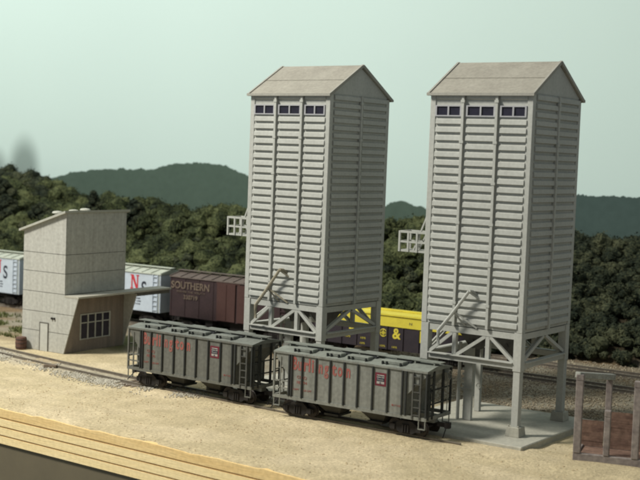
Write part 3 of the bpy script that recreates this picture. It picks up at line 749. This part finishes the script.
# door and lamps
d = MB().box(1.98, 2.98, -.05, 0, 0, 2.3).build('door_frame', M['boardcore'], B)
MB().box(2.12, 2.92, -.08, -.05, .02, 2.2).build('door', M['door'], d)
for x in (3.35, 3.62): MB().box(x-.06, x+.06, -.12, -.001, 2.62, 2.78).build('wall_lamp', M['black'], B)
# roof
MB().prism([(-.32, zl-.11), (bw+.12, zh+.04), (bw+.12, zh+.22), (-.32, zl+.07)], 'y', -.28, bd+.35).build('roof', M['vent'], B)
for (x, y) in ((2.15, 1.5), (2.45, 3.0), (2.8, 3.95)):
    z = ztop(x)+.0; MB().tube([(x, y, z), (x, y, z+.72)], .24, 12).tube([(x, y, z+.66), (x, y, z+.72), (x, y, z+.84), (x, y, z+.88)], [.40, .44, .36, .1], 14).build('roof_vent', M['vent'], B)
# canopy: a long shelf on the slanted wall running past the back of the building
ca = MB().box(bw+.001, bw+1.52, -.02, 4.0, 4.50, 4.64).box(bw+.001, bw+1.52, 4.03, 11.1, 4.51, 4.66)
co = ca.build('canopy', M['deckwood'], B)
MB().box(bw+.2, bw+1.40, bd+.1, 11.0, 4.2, 4.495).build('canopy_beam', M['boardcore'], co)
# barrel and small things
b_ = empty('barrel', (-41.62, 6.9, gz(-41.6, 6.9)), label='small dark rust-brown barrel by the left corner of the board building', cat='barrel')
b_.location = (-41.75, 5.95, 0)
MB().tube([(0, 0, 0), (0, 0, .15), (0, 0, .5), (0, 0, .82), (0, 0, .98)], [.40, .44, .46, .44, .40], 14).build('staves', M['barrelm'], b_)
hb = MB()
for z in (.18, .5, .8): hb.ring((0, 0, z), (0, 0, 1), .455, .02, 16)
hb.build('hoop', M['black'], b_)
pit = MB().box(-36.9, -34.3, 1.5, 3.6, .08, .16).build('loose_board', mat('pale_board', (.42, .34, .22), (.3, .24, .15), 2, .9), None, bevel=.02)
pit.rotation_euler = (0, 0, 0); tag(pit, 'flat pale board laid between the rails in front of the board building', 'board')
pl = MB(); pl.beam((-33.9, .9, .24), (-33.0, 1.25, .26), .35, .16); pl = pl.build('switch_tie', M['tie']); tag(pl, 'short dark timber beside the rail left of the first hopper', 'timber')

# ------------------------------------------------------------------ stake frame at the right edge
F = empty('stake_frame', (7.2, .6, 0), R(13.9), label='weathered purple-grey stake frame with rust-brown boards on the sand at the right edge', cat='stake frame')
Lf = 9
MB().box(0, Lf, -.14, .14, .05, .60).build('side_sill', M['purple'], F, bevel=.03)
MB().box(0, Lf, 2.5, 2.7, .05, .55).box(0, .25, .14, 2.5, .05, .55).build('side_sill', M['purple'], F, bevel=.03)
MB().box(.02, Lf, .16, 2.48, .20, .45).build('deck', M['rusty'], F)
for x, h, wd in ((.20, 4.95, .20), (1.78, 3.1, .16), (3.3, 4.85, .19), (5.5, 4.8, .19)):
    MB().box(x-wd, x+wd, -.17, .17, .60, h-.35).box(x-wd-.01, x+wd+.01, -.18, .18, h-.35, h).build('stake', M['purple'], F, bevel=.03)
for x in (1.5, 4.8):
    MB().box(x-.17, x+.17, 2.46, 2.70, .55, 4.35).build('stake', M['purple'], F, bevel=.03)
MB().beam((.05, -.1, 4.90), (1.68, 2.7, 4.50), .36, .34).build('top_beam', M['timbertop'], F, bevel=.03)
for a, c, k_ in ((.1, 1.3, 5), (1.7, 4.6, 7), (4.98, Lf, 7)):
    bd_ = MB()
    for k in range(k_): bd_.box(a, c, 2.47+random.uniform(0, .03), 2.54, .47+k*.30, .762+k*.30)
    bd_.build('side_boards', M['rusty'], F)

# ------------------------------------------------------------------ foliage
_ic = bmesh.new(); bmesh.ops.create_icosphere(_ic, subdivisions=2, radius=1); ICV = [v.co.copy() for v in _ic.verts]; ICF = [tuple(v.index for v in f.verts) for f in _ic.faces]; _ic.free()
def clump(mb, c, r, leaves=60, sq=.85, leaf=.16):
    sd = random.uniform(0, 90); o = len(mb.v); vs = []
    for v in ICV:
        k = r*(.80+.34*nz(v.x*1.8+sd, v.y*1.8, v.z*1.8)+.15*nz(v.x*4.5+sd, v.y*4.5, v.z*4.5)); vs.append((c[0]+v.x*k, c[1]+v.y*k, c[2]+v.z*k*sq))
    mb.add(vs, ICF)
    lv = []; lf = []
    for _ in range(leaves):
        a = random.uniform(0, 6.283); z = random.uniform(-.35, 1); s = math.sqrt(1-z*z); d = Vector((s*math.cos(a), s*math.sin(a), z))
        k = r*(.84+.34*nz(d.x*1.8+sd, d.y*1.8, d.z*1.8)+random.uniform(-.04, .14)); p = Vector(c)+Vector((d.x*k, d.y*k, d.z*k*sq))
        e = Vector((random.gauss(0, 1), random.gauss(0, 1), random.gauss(0, 1))).normalized(); f = e.cross(d+Vector((.01, .02, 0))).normalized(); q = leaf*random.uniform(.6, 1.3)
        i = len(lv); lv += [p+e*q, p-e*q*.6+f*q*.8, p-e*q*.6-f*q*.8]; lf.append((i, i+1, i+2))
    mb.add(lv, lf)
light = MB(); dark = MB()
n = 0
for i in range(3000):
    x = random.uniform(-92, 16); hb_ = hill_base(x); t = random.random()**.9; y = hb_+t*17+random.uniform(-.6, .3)
    right = x > -17
    r = random.choice((random.uniform(.45, .9), random.uniform(.8, 1.6)))*(.7 if right else 1.0)
    z = hill_z(x, y)+r*random.uniform(.15, 1.0)
    if t > .93: r *= .8
    clump(dark if right else light, (x, y, z), r, 70 if not right else 60, .85, .12 if not right else .11)
for i in range(330):      # crest of the wood
    x = random.uniform(-92, 16); y = hill_base(x)+17+random.uniform(-1.5, 1.5); r = random.uniform(.7, 1.3); right = x > -17
    clump(dark if right or x < -77 else light, (x, y, hill_z(x, y)+r*random.uniform(.5, 1.15)), r, 80, .95, .12)
for i in range(1100):     # undergrowth on the left-hand slope
    x = random.uniform(-92, -17); y = hill_base(x)+random.random()*17-.5; r = random.uniform(.4, .75)
    clump(random.choice((light, dark)), (x, y, hill_z(x, y)+r*random.uniform(.8, 2.2)), r, 50, .9, .11)
for i in range(900):      # finer growth on the right-hand slope
    x = random.uniform(-17, 16); t = random.random(); y = hill_base(x)+t*17-.5; r = random.uniform(.45, .8)
    clump(dark, (x, y, hill_z(x, y)+r*.8+.3), r, 45, .9, .12)
tag(light.build('woodland', FOL), kind='stuff'); tag(dark.build('woodland', FOLD), kind='stuff')
def tree(x, y, h, r, m, label, name='tree', cone=0, n=16, group='trees standing out of the wood'):
    z = hill_z(x, y); t = empty(name, (x, y, z), label=label, cat='tree', group=group)
    tk = MB(); tk.tube([(0, 0, -.3), (.05, 0, h*.35), (.1, .05, h*.75)], [.16, .12, .05], 7)
    for k in range(4):
        a = k*1.6+.4; tk.tube([(.05, 0, h*(.35+.08*k)), (math.cos(a)*r*.6, math.sin(a)*r*.6, h*(.55+.08*k))], [.07, .03], 5)
    tk.build('trunk', M['bark'], t)
    cr = MB()
    for k in range(n):
        f = k/(n-1); zz = h*(.32+.66*f); rr = r*((1-f)**.7 if cone else math.sqrt(max(.08, 1-(2*f-.85)**2)))*random.uniform(.35, .75)
        a = k*2.4; clump(cr, (rr*math.cos(a), rr*math.sin(a), zz), r*(.42 if cone else .5)*random.uniform(.8, 1.15)*(1-.35*f), 60, .9, .13)
    cr.build('crown', m, t)
for (x, y, h, r, m, lab, cn) in (
    (-66.3, 39.5, 4.2, 1.5, FOLD, 'tall dark pointed tree rising above the roof vents of the board building', 1),
    (-60.0, 39.5, 3.9, 1.7, FOLD, 'dark round-topped tree against the hill, just right of the board building roof', 0),
    (-57.5, 38.5, 3.0, 1.6, FOL, 'lower olive tree on the wood edge, right of the dark round-topped one', 0),
    (-52.5, 38.5, 2.8, 1.7, FOL, 'broad olive tree on the wood edge midway to the left tower', 0),
    (-77.5, 37.0, 3.6, 1.6, FOLD, 'dark bushy tree at the left edge below the grey backdrop patch', 0),
    (-82.0, 37.0, 4.6, 1.9, FOLD, 'tallest dark tree at the very left edge of the wood', 0),
    (-85.0, 36.0, 5.6, 2.4, FOLD, 'big dark tree filling the left edge under the grey backdrop patch', 0),
    (-80.0, 38.5, 4.2, 1.9, FOLD, 'dark round tree below the right side of the grey backdrop patch', 0),
    (-73.0, 38.0, 3.0, 1.6, FOLD, 'small dark tree on the ridge left of the board building roof', 0),
    (-32.5, 41.0, 2.6, 1.6, FOL, 'rounded olive tree on the skyline in the gap between the two towers', 0),
    (-10.3, 41.5, 3.2, 1.1, FOLD, 'narrow dark pointed tree close against the right side of the right tower', 1),
    (-5.0, 41.5, 2.4, 1.3, FOLD, 'small dark round tree on the skyline near the right edge', 0),
):
    tree(x, y, h, r, m, lab, cone=cn)
